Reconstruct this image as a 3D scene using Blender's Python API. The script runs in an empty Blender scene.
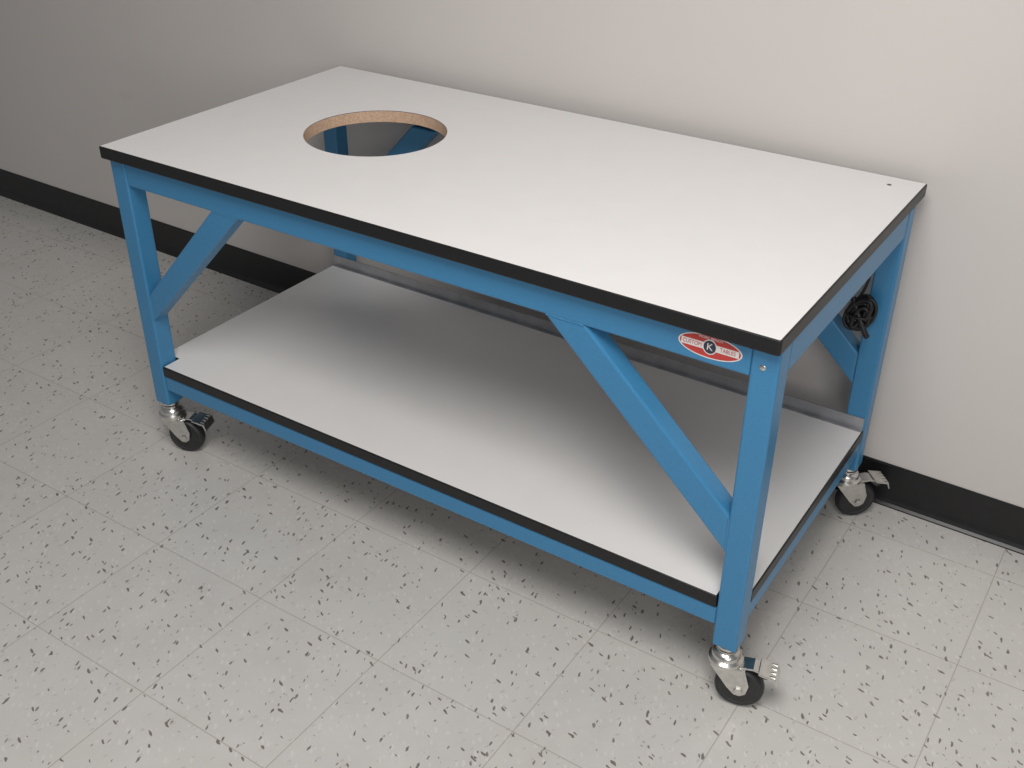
import bpy, bmesh, math, random
from mathutils import Vector, Matrix
random.seed(3)
scn=bpy.context.scene
scn.view_settings.view_transform='Standard'
scn.view_settings.look='None'

# ---------------- dimensions (metres) ----------------
L,W,H,T=1.524,.776,.789,.027
IX0,IX1,IY,IYB=.002,.002,.016,.050      # leg insets
LS=.046
ZS,TS=.254,.027                # shelf top / thickness
LEGB=.142
FT=H-T                         # frame top
AP=.057                        # apron height
YB=W-IYB
RX0,RX1=IX0,L-IX1

# ---------------- node helpers ----------------
def newmat(name):
    m=bpy.data.materials.new(name); m.use_nodes=True
    nt=m.node_tree; b=nt.nodes['Principled BSDF']
    return m,nt,b
def N(nt,t,**k):
    n=nt.nodes.new(t)
    for a,v in k.items(): setattr(n,a,v)
    return n
def math_(nt,op,a,b=None,clamp=False):
    n=nt.nodes.new('ShaderNodeMath'); n.operation=op; n.use_clamp=clamp
    for i,v in enumerate((a,b)):
        if v is None: continue
        if isinstance(v,(int,float)): n.inputs[i].default_value=v
        else: nt.links.new(v,n.inputs[i])
    return n.outputs[0]
def mixc(nt,fac,a,b):
    n=nt.nodes.new('ShaderNodeMix'); n.data_type='RGBA'
    for s,v in ((n.inputs[0],fac),(n.inputs[6],a),(n.inputs[7],b)):
        if isinstance(v,(int,float)): s.default_value=v
        elif isinstance(v,tuple): s.default_value=(*v,1)
        else: nt.links.new(v,s)
    return n.outputs[2]
def coords(nt,scale=(1,1,1),rot=(0,0,0),loc=(0,0,0)):
    tc=nt.nodes.new('ShaderNodeTexCoord'); mp=nt.nodes.new('ShaderNodeMapping')
    mp.inputs['Scale'].default_value=scale; mp.inputs['Rotation'].default_value=rot; mp.inputs['Location'].default_value=loc
    nt.links.new(tc.outputs['Object'],mp.inputs[0]); return mp.outputs[0]
def noise(nt,vec,scale,detail=3,rough=.5):
    n=nt.nodes.new('ShaderNodeTexNoise'); n.inputs['Scale'].default_value=scale
    n.inputs['Detail'].default_value=detail; n.inputs['Roughness'].default_value=rough
    nt.links.new(vec,n.inputs['Vector']); return n.outputs['Fac']
def ramp(nt,fac,lo,hi):
    n=nt.nodes.new('ShaderNodeMapRange'); n.inputs[1].default_value=lo; n.inputs[2].default_value=hi
    nt.links.new(fac,n.inputs[0]); return n.outputs[0]
def bump(nt,b,h,strength,dist):
    n=nt.nodes.new('ShaderNodeBump'); n.inputs['Strength'].default_value=strength; n.inputs['Distance'].default_value=dist
    nt.links.new(h,n.inputs['Height']); nt.links.new(n.outputs[0],b.inputs['Normal'])
def simple(name,col,rough=.5,metal=0,nscale=60,var=.06,bmp=0,bdist=.0005,spec=.5):
    m,nt,b=newmat(name); c=coords(nt); f=noise(nt,c,nscale)
    lo=tuple(max(0,x*(1-var)) for x in col); hi=tuple(min(1,x*(1+var)) for x in col)
    nt.links.new(mixc(nt,ramp(nt,f,.3,.7),lo,hi),b.inputs['Base Color'])
    b.inputs['Roughness'].default_value=rough; b.inputs['Metallic'].default_value=metal
    b.inputs['Specular IOR Level'].default_value=spec
    if bmp: bump(nt,b,f,bmp,bdist)
    return m

M_white=simple('white_laminate',(.75,.745,.74),.30,0,14,.012,.03,.0003)
M_black=simple('black_edge_band',(.006,.006,.007),.40,0,90,.2,.1,.0002)
M_blue=simple('blue_satin_paint',(.044,.205,.395),.34,0,300,.06,.14,.0003)
M_chrome=simple('zinc_plated_steel',(.68,.67,.64),.24,1,60,.12,.1,.0002)
M_rubber=simple('dark_rubber',(.018,.019,.020),.5,0,80,.2,.1,.0003)
M_hub=simple('grey_wheel_hub',(.045,.048,.050),.45,0,80,.15)
M_galv=simple('galvanised_sheet',(.46,.47,.49),.34,.9,25,.12,.05,.0003)
M_cord=simple('black_cord_plastic',(.008,.008,.009),.45,0,80,.2)
M_red=simple('sticker_red',(.48,.045,.04),.35,0,80,.1)
M_swhite=simple('sticker_white',(.70,.69,.68),.35,0,80,.04)
M_sdark=simple('sticker_dark',(.03,.035,.06),.35,0,80,.1)
M_under=simple('brown_backer_sheet',(.22,.17,.12),.7,0,50,.15)
M_base=simple('black_cove_rubber',(.007,.007,.008),.36,0,40,.25,.05,.0003)

m,nt,b=newmat('particle_board'); c=coords(nt)
v=N(nt,'ShaderNodeTexVoronoi'); v.inputs['Scale'].default_value=420; nt.links.new(c,v.inputs['Vector'])
sep=N(nt,'ShaderNodeSeparateColor'); nt.links.new(v.outputs['Color'],sep.inputs[0])
nt.links.new(mixc(nt,sep.outputs[0],(.42,.27,.18),(.58,.42,.30)),b.inputs['Base Color']); b.inputs['Roughness'].default_value=.85
bump(nt,b,sep.outputs[1],.2,.0006); M_pb=m

# wall paint
m,nt,b=newmat('painted_wall'); c=coords(nt)
f1=noise(nt,c,1.3,4); f2=noise(nt,c,160,2)
col=mixc(nt,ramp(nt,f1,.3,.7),(.575,.545,.520),(.61,.580,.555))
cs=coords(nt,(3,1,14),(0,.5,0)); f3=noise(nt,cs,1.6,3)
col=mixc(nt,math_(nt,'MULTIPLY',ramp(nt,f3,.68,.78),.14),col,(.42,.38,.34))
nt.links.new(col,b.inputs['Base Color']); b.inputs['Roughness'].default_value=.55
bump(nt,b,f2,.06,.0005); M_wall=m

# vinyl tile floor
m,nt,b=newmat('vinyl_composition_tile')
TX,TY,OX,OY=.315,.309,.590,-.246
tc=N(nt,'ShaderNodeTexCoord'); sx=N(nt,'ShaderNodeSeparateXYZ'); nt.links.new(tc.outputs['Object'],sx.inputs[0])
ux=math_(nt,'DIVIDE',math_(nt,'SUBTRACT',sx.outputs[0],OX),TX); uy=math_(nt,'DIVIDE',math_(nt,'SUBTRACT',sx.outputs[1],OY),TY)
fx=math_(nt,'FLOOR',ux); fy=math_(nt,'FLOOR',uy)
def edge(u):
    a=math_(nt,'FRACT',u); return math_(nt,'MINIMUM',a,math_(nt,'SUBTRACT',1,a))
e=math_(nt,'MINIMUM',edge(ux),edge(uy))
grout=math_(nt,'SUBTRACT',1,ramp(nt,e,.0010,.0050),clamp=True)
cb=N(nt,'ShaderNodeCombineXYZ'); nt.links.new(fx,cb.inputs[0]); nt.links.new(fy,cb.inputs[1])
wn=N(nt,'ShaderNodeTexWhiteNoise'); nt.links.new(cb.outputs[0],wn.inputs[0])
base=mixc(nt,wn.outputs['Value'],(.535,.525,.500),(.565,.555,.530))
cg=coords(nt); fbig=noise(nt,cg,9,5,.6)
base=mixc(nt,ramp(nt,fbig,.35,.65),base,(.575,.565,.54))
def flecks(scale,rot,thr,col,strength,base,seed,keep):
    vec=coords(nt,(1,1,1),(0,0,rot),(seed,seed*.7,0))
    wnz=N(nt,'ShaderNodeTexNoise'); wnz.inputs['Scale'].default_value=70; wnz.inputs['Detail'].default_value=2; nt.links.new(vec,wnz.inputs['Vector'])
    vm=N(nt,'ShaderNodeVectorMath',operation='MULTIPLY_ADD'); nt.links.new(wnz.outputs['Color'],vm.inputs[0]); vm.inputs[1].default_value=(.009,.009,0); nt.links.new(vec,vm.inputs[2])
    vs=N(nt,'ShaderNodeVectorMath',operation='MULTIPLY'); nt.links.new(vm.outputs[0],vs.inputs[0]); vs.inputs[1].default_value=(scale[0],scale[1],0)
    vo=N(nt,'ShaderNodeTexVoronoi'); vo.voronoi_dimensions='2D'; vo.inputs['Scale'].default_value=1; nt.links.new(vs.outputs[0],vo.inputs['Vector'])
    sc=N(nt,'ShaderNodeSeparateColor'); nt.links.new(vo.outputs['Color'],sc.inputs[0])
    th=math_(nt,'MULTIPLY',math_(nt,'GREATER_THAN',sc.outputs[0],1-keep),math_(nt,'MULTIPLY',math_(nt,'ADD',sc.outputs[1],.30),thr))
    d=math_(nt,'SUBTRACT',th,vo.outputs['Distance'])
    mk=ramp(nt,d,0.0,.05)
    return mixc(nt,math_(nt,'MULTIPLY',mk,strength),base,col)
base=flecks((40,90),.9,.24,(.66,.65,.63),.5,base,9.2,.4)
base=flecks((40,92),1.9,.20,(.38,.36,.33),.45,base,7.7,.20)
base=flecks((33,98),.35,.21,(.13,.10,.08),.85,base,1.3,.12)
base=flecks((96,33),-.25,.21,(.12,.105,.09),.85,base,4.1,.10)
base=flecks((38,92),1.2,.21,(.15,.13,.11),.8,base,5.5,.09)
base=mixc(nt,math_(nt,'MULTIPLY',grout,.50),base,(.22,.18,.14))
fd=noise(nt,cg,2.2,5,.65)
base=mixc(nt,math_(nt,'MULTIPLY',ramp(nt,fd,.58,.8),.25),base,(.34,.30,.26))
nt.links.new(base,b.inputs['Base Color'])
rn=noise(nt,cg,6,4); rr=N(nt,'ShaderNodeMapRange'); rr.inputs[3].default_value=.20; rr.inputs[4].default_value=.34; nt.links.new(rn,rr.inputs[0]); nt.links.new(rr.outputs[0],b.inputs['Roughness'])
hb=math_(nt,'SUBTRACT',math_(nt,'MULTIPLY',noise(nt,cg,7,2),.6),grout)
bump(nt,b,hb,.2,.001); M_floor=m

# ---------------- mesh helpers ----------------
def link(o,parent=None):
    scn.collection.objects.link(o)
    if parent: o.parent=parent
    return o
def empty(name,loc=(0,0,0),rz=0,parent=None):
    e=bpy.data.objects.new(name,None); e.location=loc; e.rotation_euler=(0,0,rz); e.empty_display_size=.05
    return link(e,parent)
def obj(name,bm,mats,parent=None,smooth=False,bevel=0,seg=2):
    bmesh.ops.recalc_face_normals(bm,faces=bm.faces[:])
    me=bpy.data.meshes.new(name); bm.to_mesh(me); bm.free()
    for mm in (mats if isinstance(mats,(list,tuple)) else [mats]): me.materials.append(mm)
    if smooth:
        for p in me.polygons: p.use_smooth=True
        try: me.set_sharp_from_angle(angle=math.radians(38))
        except Exception: pass
    o=bpy.data.objects.new(name,me); link(o,parent)
    if bevel:
        md=o.modifiers.new('bevel','BEVEL'); md.width=bevel; md.segments=seg; md.limit_method='ANGLE'; md.angle_limit=.6
    return o
def box(name,x0,x1,y0,y1,z0,z1,mat,parent=None,bevel=0):
    bm=bmesh.new(); bmesh.ops.create_cube(bm,size=1)
    for v in bm.verts: v.co=Vector(((x0+x1)/2+v.co.x*(x1-x0),(y0+y1)/2+v.co.y*(y1-y0),(z0+z1)/2+v.co.z*(z1-z0)))
    return obj(name,bm,mat,parent,bevel=bevel,seg=3)
def prism(name,pts,axis,a,bb,mat,parent=None,bevel=0):
    bm=bmesh.new()
    def mk(p,d): return {'y':(p[0],d,p[1]),'x':(d,p[0],p[1]),'z':(p[0],p[1],d)}[axis]
    A=[bm.verts.new(mk(p,a)) for p in pts]; B=[bm.verts.new(mk(p,bb)) for p in pts]
    bm.faces.new(A); bm.faces.new(B[::-1])
    n=len(pts)
    for i in range(n): bm.faces.new((A[i],B[i],B[(i+1)%n],A[(i+1)%n]))
    return obj(name,bm,mat,parent,bevel=bevel)
def lathe(name,prof,mat,parent=None,axis='z',loc=(0,0,0),n=48):
    bm=bmesh.new(); rings=[]
    for r,h in prof:
        ring=[]
        for i in range(n):
            a=2*math.pi*i/n; c,s=r*math.cos(a),r*math.sin(a)
            co={'z':(c,s,h),'y':(c,h,s),'x':(h,c,s)}[axis]
            ring.append(bm.verts.new(Vector(co)+Vector(loc)))
        rings.append(ring)
    for a,b_ in zip(rings,rings[1:]):
        for i in range(n): bm.faces.new((a[i],a[(i+1)%n],b_[(i+1)%n],b_[i]))
    bm.faces.new(rings[0]); bm.faces.new(rings[-1][::-1])
    return obj(name,bm,mat,parent,smooth=True)

def slab(name,outline_fn,z1,t,hole=None,parent=None):
    r=.0030
    prof=[(r,0)]
    for k in range(1,5):
        a=math.pi/2*k/4; prof.append((r-r*math.sin(a),-(r-r*math.cos(a))))
    pr=[(i,z1+d) for i,d in prof]+[(i,z1-t-d) for i,d in prof[::-1]]
    bm=bmesh.new(); loops=[]
    for ins,z in pr: loops.append([bm.verts.new((x,y,z)) for x,y in outline_fn(ins)])
    n=len(loops[0])
    for a,b_ in zip(loops,loops[1:]):
        for i in range(n):
            f=bm.faces.new((a[i],a[(i+1)%n],b_[(i+1)%n],b_[i])); f.material_index=1; f.smooth=False
    def cap(loop,mi,z):
        es=[bm.edges.get((loop[i],loop[(i+1)%n])) for i in range(n)]
        hv=None
        if hole:
            cx,cy,cr=hole; m_=96
            hv=[bm.verts.new((cx+cr*math.cos(2*math.pi*i/m_),cy+cr*math.sin(2*math.pi*i/m_),z)) for i in range(m_)]
            es+= [bm.edges.new((hv[i],hv[(i+1)%m_])) for i in range(m_)]
        g=bmesh.ops.triangle_fill(bm,edges=es,use_beauty=True,use_dissolve=False)
        for f in g['geom']:
            if isinstance(f,bmesh.types.BMFace): f.material_index=mi
        return hv
    h1=cap(loops[0],0,z1); h2=cap(loops[-1],3,z1-t)
    if hole:
        m_=len(h1); mid=[bm.verts.new((v.co.x,v.co.y,z1-.0012)) for v in h1]
        for i in range(m_):
            f=bm.faces.new((h1[i],h1[(i+1)%m_],mid[(i+1)%m_],mid[i])); f.material_index=4
            f=bm.faces.new((mid[i],mid[(i+1)%m_],h2[(i+1)%m_],h2[i])); f.material_index=2
    return obj(name,bm,[M_white,M_black,M_pb,M_under,M_sdark],parent)
def rounded_rect(x0,x1,y0,y1,rad,seg=6):
    def fn(ins):
        out=[]
        r=rad-ins if rad>ins else .0001
        for cx,cy,a0 in ((x1-rad,y1-rad,0),(x0+rad,y1-rad,90),(x0+rad,y0+rad,180),(x1-rad,y0+rad,270)):
            for k in range(seg+1):
                a=math.radians(a0+90*k/seg); out.append((cx+r*math.cos(a),cy+r*math.sin(a)))
        return out
    return fn
def notched(x0,x1,y0,y1,nn):
    def fn(i):
        a,b_,c,d=x0+i,x1-i,y0+i,y1-i
        n=nn
        return [(a+n,c),(b_-n,c),(b_-n,c+n),(b_,c+n),(b_,d-n),(b_-n,d-n),(b_-n,d),(a+n,d),(a+n,d-n),(a,d-n),(a,c+n),(a+n,c+n)]
    return fn

# ---------------- TABLE ----------------
table=empty('rolling_work_table')
slab('table_top',rounded_rect(-.005,L,0,W,.005),H,T,(.423,.404,.158),table)
lathe('small_bolt_hole',[(.0045,H-.001),(.0045,H+.0003),(.003,H+.0004)],M_sdark,table,loc=(1.462,.726,0),n=20)
slab('lower_shelf',notched(RX0+.001,RX1-.001,IY+.001,YB-.001,LS+.001),ZS,TS,None,table)

legs=[(RX0,IY),(RX1-LS,IY),(RX0,YB-LS),(RX1-LS,YB-LS)]
for i,(x,y) in enumerate(legs):
    box('leg_%d'%(i+1),x,x+LS,y,y+LS,LEGB,FT-.0005,M_blue,table,bevel=.0045)
xa,xb=RX0+LS,RX1-LS
box('apron_front',xa,xb,IY+.001,IY+.031,FT-AP,FT-.0005,M_blue,table,bevel=.004)
box('apron_back',xa,xb,YB-.031,YB-.001,FT-AP,FT-.0005,M_blue,table,bevel=.004)
box('apron_left',RX0+.001,RX0+.031,IY+LS,YB-LS,FT-AP,FT-.0005,M_blue,table,bevel=.004)
box('apron_right',RX1-.031,RX1-.001,IY+LS,YB-LS,FT-AP,FT-.0005,M_blue,table,bevel=.004)
box('apron_middle',.80,.83,IY+.031,YB-.031,FT-.05,FT-.0005,M_blue,table,bevel=.003)
RB,RT=.187,ZS-TS-.0005
box('shelf_rail_front',xa,xb,IY+.003,IY+.043,RB,RT,M_blue,table,bevel=.004)
box('shelf_rail_back',xa,xb,YB-.043,YB-.003,RB,RT,M_blue,table,bevel=.004)
box('shelf_rail_left',RX0+.003,RX0+.043,IY+LS,YB-LS,RB,RT,M_blue,table,bevel=.004)
box('shelf_rail_right',RX1-.043,RX1-.003,IY+LS,YB-LS,RB,RT,M_blue,table,bevel=.004)
ZA=FT-AP
def curve(name,pts,rad,mat,parent,cyclic=False):
    cu=bpy.data.curves.new(name,'CURVE'); cu.dimensions='3D'; cu.bevel_depth=rad; cu.bevel_resolution=4; cu.resolution_u=10
    cu.use_fill_caps=True
    sp=cu.splines.new('NURBS'); sp.points.add(len(pts)-1)
    for p,q in zip(sp.points,pts): p.co=(*q,1)
    sp.use_endpoint_u=not cyclic; sp.use_cyclic_u=cyclic; sp.order_u=4
    cu.materials.append(mat); o=bpy.data.objects.new(name,cu); return link(o,parent)
for nm,y0,y1 in (('front',IY+.002,IY+.043),('back',YB-.043,YB-.002)):
    prism('brace_%s_left'%nm,[(xa-.001,.374),(xa-.001,.442),(.300,ZA+.001),(.376,ZA+.001)],'y',y0,y1,M_blue,table,bevel=.004)
    prism('brace_%s_right'%nm,[(xb+.001,.354),(xb+.001,.430),(1.184,ZA+.001),(1.104,ZA+.001)],'y',y0,y1,M_blue,table,bevel=.004)
def bead(p0,p1):
    n=14; curve('weld_bead',[tuple(p0[k]+(p1[k]-p0[k])*i/n+(.0007*random.uniform(-1,1)) for k in range(3)) for i in range(n+1)],.0026,M_blue,table)
bead((.304,IY+.0035,ZA),(.374,IY+.0035,ZA)); bead((1.108,IY+.0035,ZA),(1.182,IY+.0035,ZA))
bead((xa,IY+.0035,.378),(xa,IY+.0035,.438)); bead((xb,IY+.0035,.358),(xb,IY+.0035,.426))
prism('rear_steel_strip',[(YB-LS-.012,ZS+.0005),(YB-LS-.012,ZS+.002),(YB-LS-.003,ZS+.002),(YB-LS-.003,ZS+.030),(YB-LS-.0005,ZS+.030),(YB-LS-.0005,ZS+.0005)],'x',RX0+.004,RX1-.004,M_galv,table)
lathe('leg_rivet',[(.005,0),(.005,-.001),(.0035,-.002),(.001,-.0022)],M_chrome,table,axis='y',loc=(1.496,IY,.728),n=20)

# oval badge sticker on the front apron
badge=empty('oval_badge_sticker',(1.408,IY+.0008,.736),0,table)
def ell(name,a,b_,d,mat,cx=0,cz=0,n=48):
    bm=bmesh.new()
    vs=[bm.verts.new((cx+a*math.cos(2*math.pi*i/n),-d,cz+b_*math.sin(2*math.pi*i/n))) for i in range(n)]
    us=[bm.verts.new((v.co.x,0,v.co.z)) for v in vs]
    bm.faces.new(vs)
    for i in range(n): bm.faces.new((vs[i],vs[(i+1)%n],us[(i+1)%n],us[i]))
    return obj(name,bm,mat,badge)
ell('badge_border',.054,.0205,.0004,M_swhite)
ell('badge_field',.0515,.0185,.0006,M_red)
hh=.0058
prism('badge_band',[(-.0485,-hh),(.0485,-hh),(.0485,hh),(-.0485,hh)],'y',-.0008,0,M_swhite,badge)
ell('badge_disc_rim',.0120,.0130,.0010,M_swhite)
ell('badge_disc',.0104,.0112,.0012,M_sdark)
def text(name,s,size,x,z,mat,d,sx=1):
    cu=bpy.data.curves.new(name,'FONT'); cu.body=s; cu.size=size; cu.align_x='CENTER'; cu.align_y='CENTER'; cu.extrude=.0001
    cu.materials.append(mat); o=bpy.data.objects.new(name,cu); o.rotation_euler=(math.pi/2,0,0); o.location=(x,-d,z); o.scale=(sx,1,1)
    return link(o,badge)
text('badge_letter','K',.017,0,0,M_swhite,.0014)
text('badge_text_left','CUSTOM',.010,-.030,0,M_red,.0010,.8)
text('badge_text_right','TABLES',.010,.030,0,M_red,.0010,.8)
text('badge_text_top','WORK BENCH',.0062,0,.0148,M_swhite,.0008)

# ---------------- CASTERS ----------------
def caster(idx,x,y,rz):
    e=empty('caster_%d'%idx,(x,y,0),rz,table)
    R=.0455; off=.031; w=.025
    hw=w/2
    rim=[(R-.012,-hw),(R-.005,-hw),(R-.0015,-hw+.003),(R,-hw+.008),(R,hw-.008),(R-.0015,hw-.003),(R-.005,hw),(R-.012,hw)]
    lathe('tyre',rim,M_rubber,e,'y',(off,0,R),56)
    hub=[(.006,-hw-.003),(.012,-hw-.003),(.014,-hw+.001),(R-.016,-hw+.003),(R-.011,-hw-.0005),(R-.011,hw+.0005),(R-.016,hw-.003),(.014,hw-.001),(.012,hw+.003),(.006,hw+.003)]
    lathe('wheel_hub',hub,M_hub,e,'y',(off,0,R),48)
    lathe('axle_bolt',[(.0085,-.0225),(.0085,-.0175),(.0045,-.0174),(.0045,.0174),(.0085,.0175),(.0085,.0225)],M_chrome,e,'y',(off,0,R),6)
    lathe('swivel_housing',[(.010,.098),(.031,.099),(.033,.103),(.032,.109),(.027,.113),(.0275,.118),(.024,.124),(.016,.128),(.012,.1285)],M_chrome,e,'z',n=40)
    lathe('stem_collar',[(.012,.127),(.020,.128),(.021,.131),(.021,.133),(.013,.134),(.013,.136),(.0215,.1365),(.0215,.1422),(.012,.1423)],M_chrome,e,'z',n=36)
    prism('fork_crown',[(-.026,-.019),(.030,-.019),(.040,-.013),(.040,.013),(.030,.019),(-.026,.019)],'z',.0945,.0985,M_chrome,e,bevel=.001)
    for s,nm in ((-1,'near'),(1,'far')):
        y0,y1=sorted((s*.0165,s*.0190))
        prism('fork_cheek_'+nm,[(-.027,.0975),(.038,.0975),(.049,.062),(off+.014,.041),(off+.004,.0335),(off-.007,.0345),(.010,.048),(-.014,.080)],'y',y0,y1,M_chrome,e,bevel=.0008)
    prism('brake_lever',[(.020,.1005),(.052,.104),(.080,.096),(.080,.093),(.052,.100),(.020,.0965)],'y',-.015,.015,M_chrome,e,bevel=.0006)
    prism('brake_pedal',[(.062,.1035),(.094,.097),(.099,.080),(.0965,.079),(.091,.093),(.062,.100)],'y',-.023,.023,M_chrome,e,bevel=.0008)
    for k in range(4):
        yy=-.0165+k*.011
        box('pedal_rib_%d'%k,.080,.0925,yy-.0012,yy+.0012,.0968,.0995,M_chrome,e)
    prism('brake_shoe',[(.054,.098),(.080,.093),(.082,.082),(.072,.081),(.062,.089)],'y',-.010,.010,M_hub,e,bevel=.001)
cy0=IY+LS/2; cy1=YB-LS/2
caster(1,RX0+LS/2,cy0,math.radians(20))
caster(2,RX1-LS/2,cy0,math.radians(14))
caster(3,RX0+LS/2,cy1,math.radians(150))
caster(4,RX1-LS/2,cy1,math.radians(42))

# ---------------- POWER CORD ----------------
cord=empty('power_cord')
cx,cyy,cz=1.470,YB-LS-.020,.534
pts=[]
turns=10
for i in range(turns*14+1):
    a=2*math.pi*i/14; k=i/(turns*14)
    wx=.016+.009*math.sin(3.1*k*9); wz=.032+.010*math.cos(2.3*k*11)
    t=.35
    xx=wx*math.cos(a); zz=wz*math.sin(a)
    pts.append((cx+xx*math.cos(t)+zz*math.sin(t)+.004*math.sin(k*17),cyy-.014+.026*k+.004*math.sin(k*29),cz-xx*math.sin(t)+zz*math.cos(t)))
curve('coiled_bundle',pts,.0040,M_cord,cord)
curve('hanging_lead',[(cx-.012,cyy+.006,.560),(cx+.006,cyy+.010,.60),(cx-.002,cyy+.010,.65),(cx+.006,cyy+.004,.70),(cx-.004,cyy-.02,.762)],.0030,M_cord,cord)
curve('tie_wrap',[(cx+.028*math.cos(a)-.002,cyy+.020*math.sin(a),cz+.002*math.sin(a)) for a in [i*2*math.pi/10 for i in range(10)]],.003,M_cord,cord,True)
curve('cord_tail',[(cx-.02,cyy,.566),(cx+.008,cyy-.018,.526),(cx+.020,cyy-.018,.502),(cx+.026,cyy-.014,.494)],.006,M_cord,cord)

# ---------------- ROOM ----------------
WY=.8246; rw=math.atan2(-.0154,L)
floor=box('floor',-4.5,4.5,-4.5,.98,-.05,0,M_floor)
wall=box('wall_back',-4.5,4.5,0,.12,0,2.7,M_wall); wall.location=(0,WY,0); wall.rotation_euler=(0,0,rw)
HB=.108
bb=prism('baseboard_back',[(0,0),(-.016,0),(-.0155,.003),(-.010,.008),(-.006,.016),(-.0045,.028),(-.0045,HB-.004),(-.003,HB),(0,HB)],'x',-4.5,4.5,M_base)
bb.location=(0,WY,0); bb.rotation_euler=(0,0,rw)

# ---------------- LIGHTS ----------------
def area(name,loc,tgt,sx,sy,power,col):
    l=bpy.data.lights.new(name,'AREA'); l.shape='RECTANGLE'; l.size=sx; l.size_y=sy; l.energy=power; l.color=col
    o=bpy.data.objects.new(name,l); o.location=loc
    o.rotation_euler=(Vector(tgt)-Vector(loc)).to_track_quat('-Z','Y').to_euler(); return link(o)
area('ceiling_light',(1.6,-1.1,2.65),(1.2,-.1,0),1.1,1.1,50,(1,.965,.93))
area('window_light',(3.2,-2.4,1.8),(1.0,.5,.4),1.4,1.3,34,(1,.975,.96))
w=bpy.data.worlds.new('room_ambience'); scn.world=w; w.use_nodes=True
bg=w.node_tree.nodes['Background']; bg.inputs[0].default_value=(.98,.975,1,1); bg.inputs[1].default_value=.19

# ---------------- CAMERA ----------------
f_px,cx_,cy_,cz_,yaw,pitch,roll=1081.9451,1.9545,-1.3764,1.5576,-.5803,-.5466,.0067
fw=Vector((math.sin(yaw)*math.cos(pitch),math.cos(yaw)*math.cos(pitch),math.sin(pitch)))
r0=Vector((math.cos(yaw),-math.sin(yaw),0)); u0=r0.cross(fw)
r=math.cos(roll)*r0+math.sin(roll)*u0; u=-math.sin(roll)*r0+math.cos(roll)*u0
cam=bpy.data.cameras.new('camera'); co=bpy.data.objects.new('camera',cam); link(co)
mat=Matrix((r,u,-fw)).transposed().to_4x4(); mat.translation=Vector((cx_,cy_,cz_)); co.matrix_world=mat
cam.sensor_width=36; cam.lens=36*f_px/1024; cam.clip_start=.02
scn.camera=co
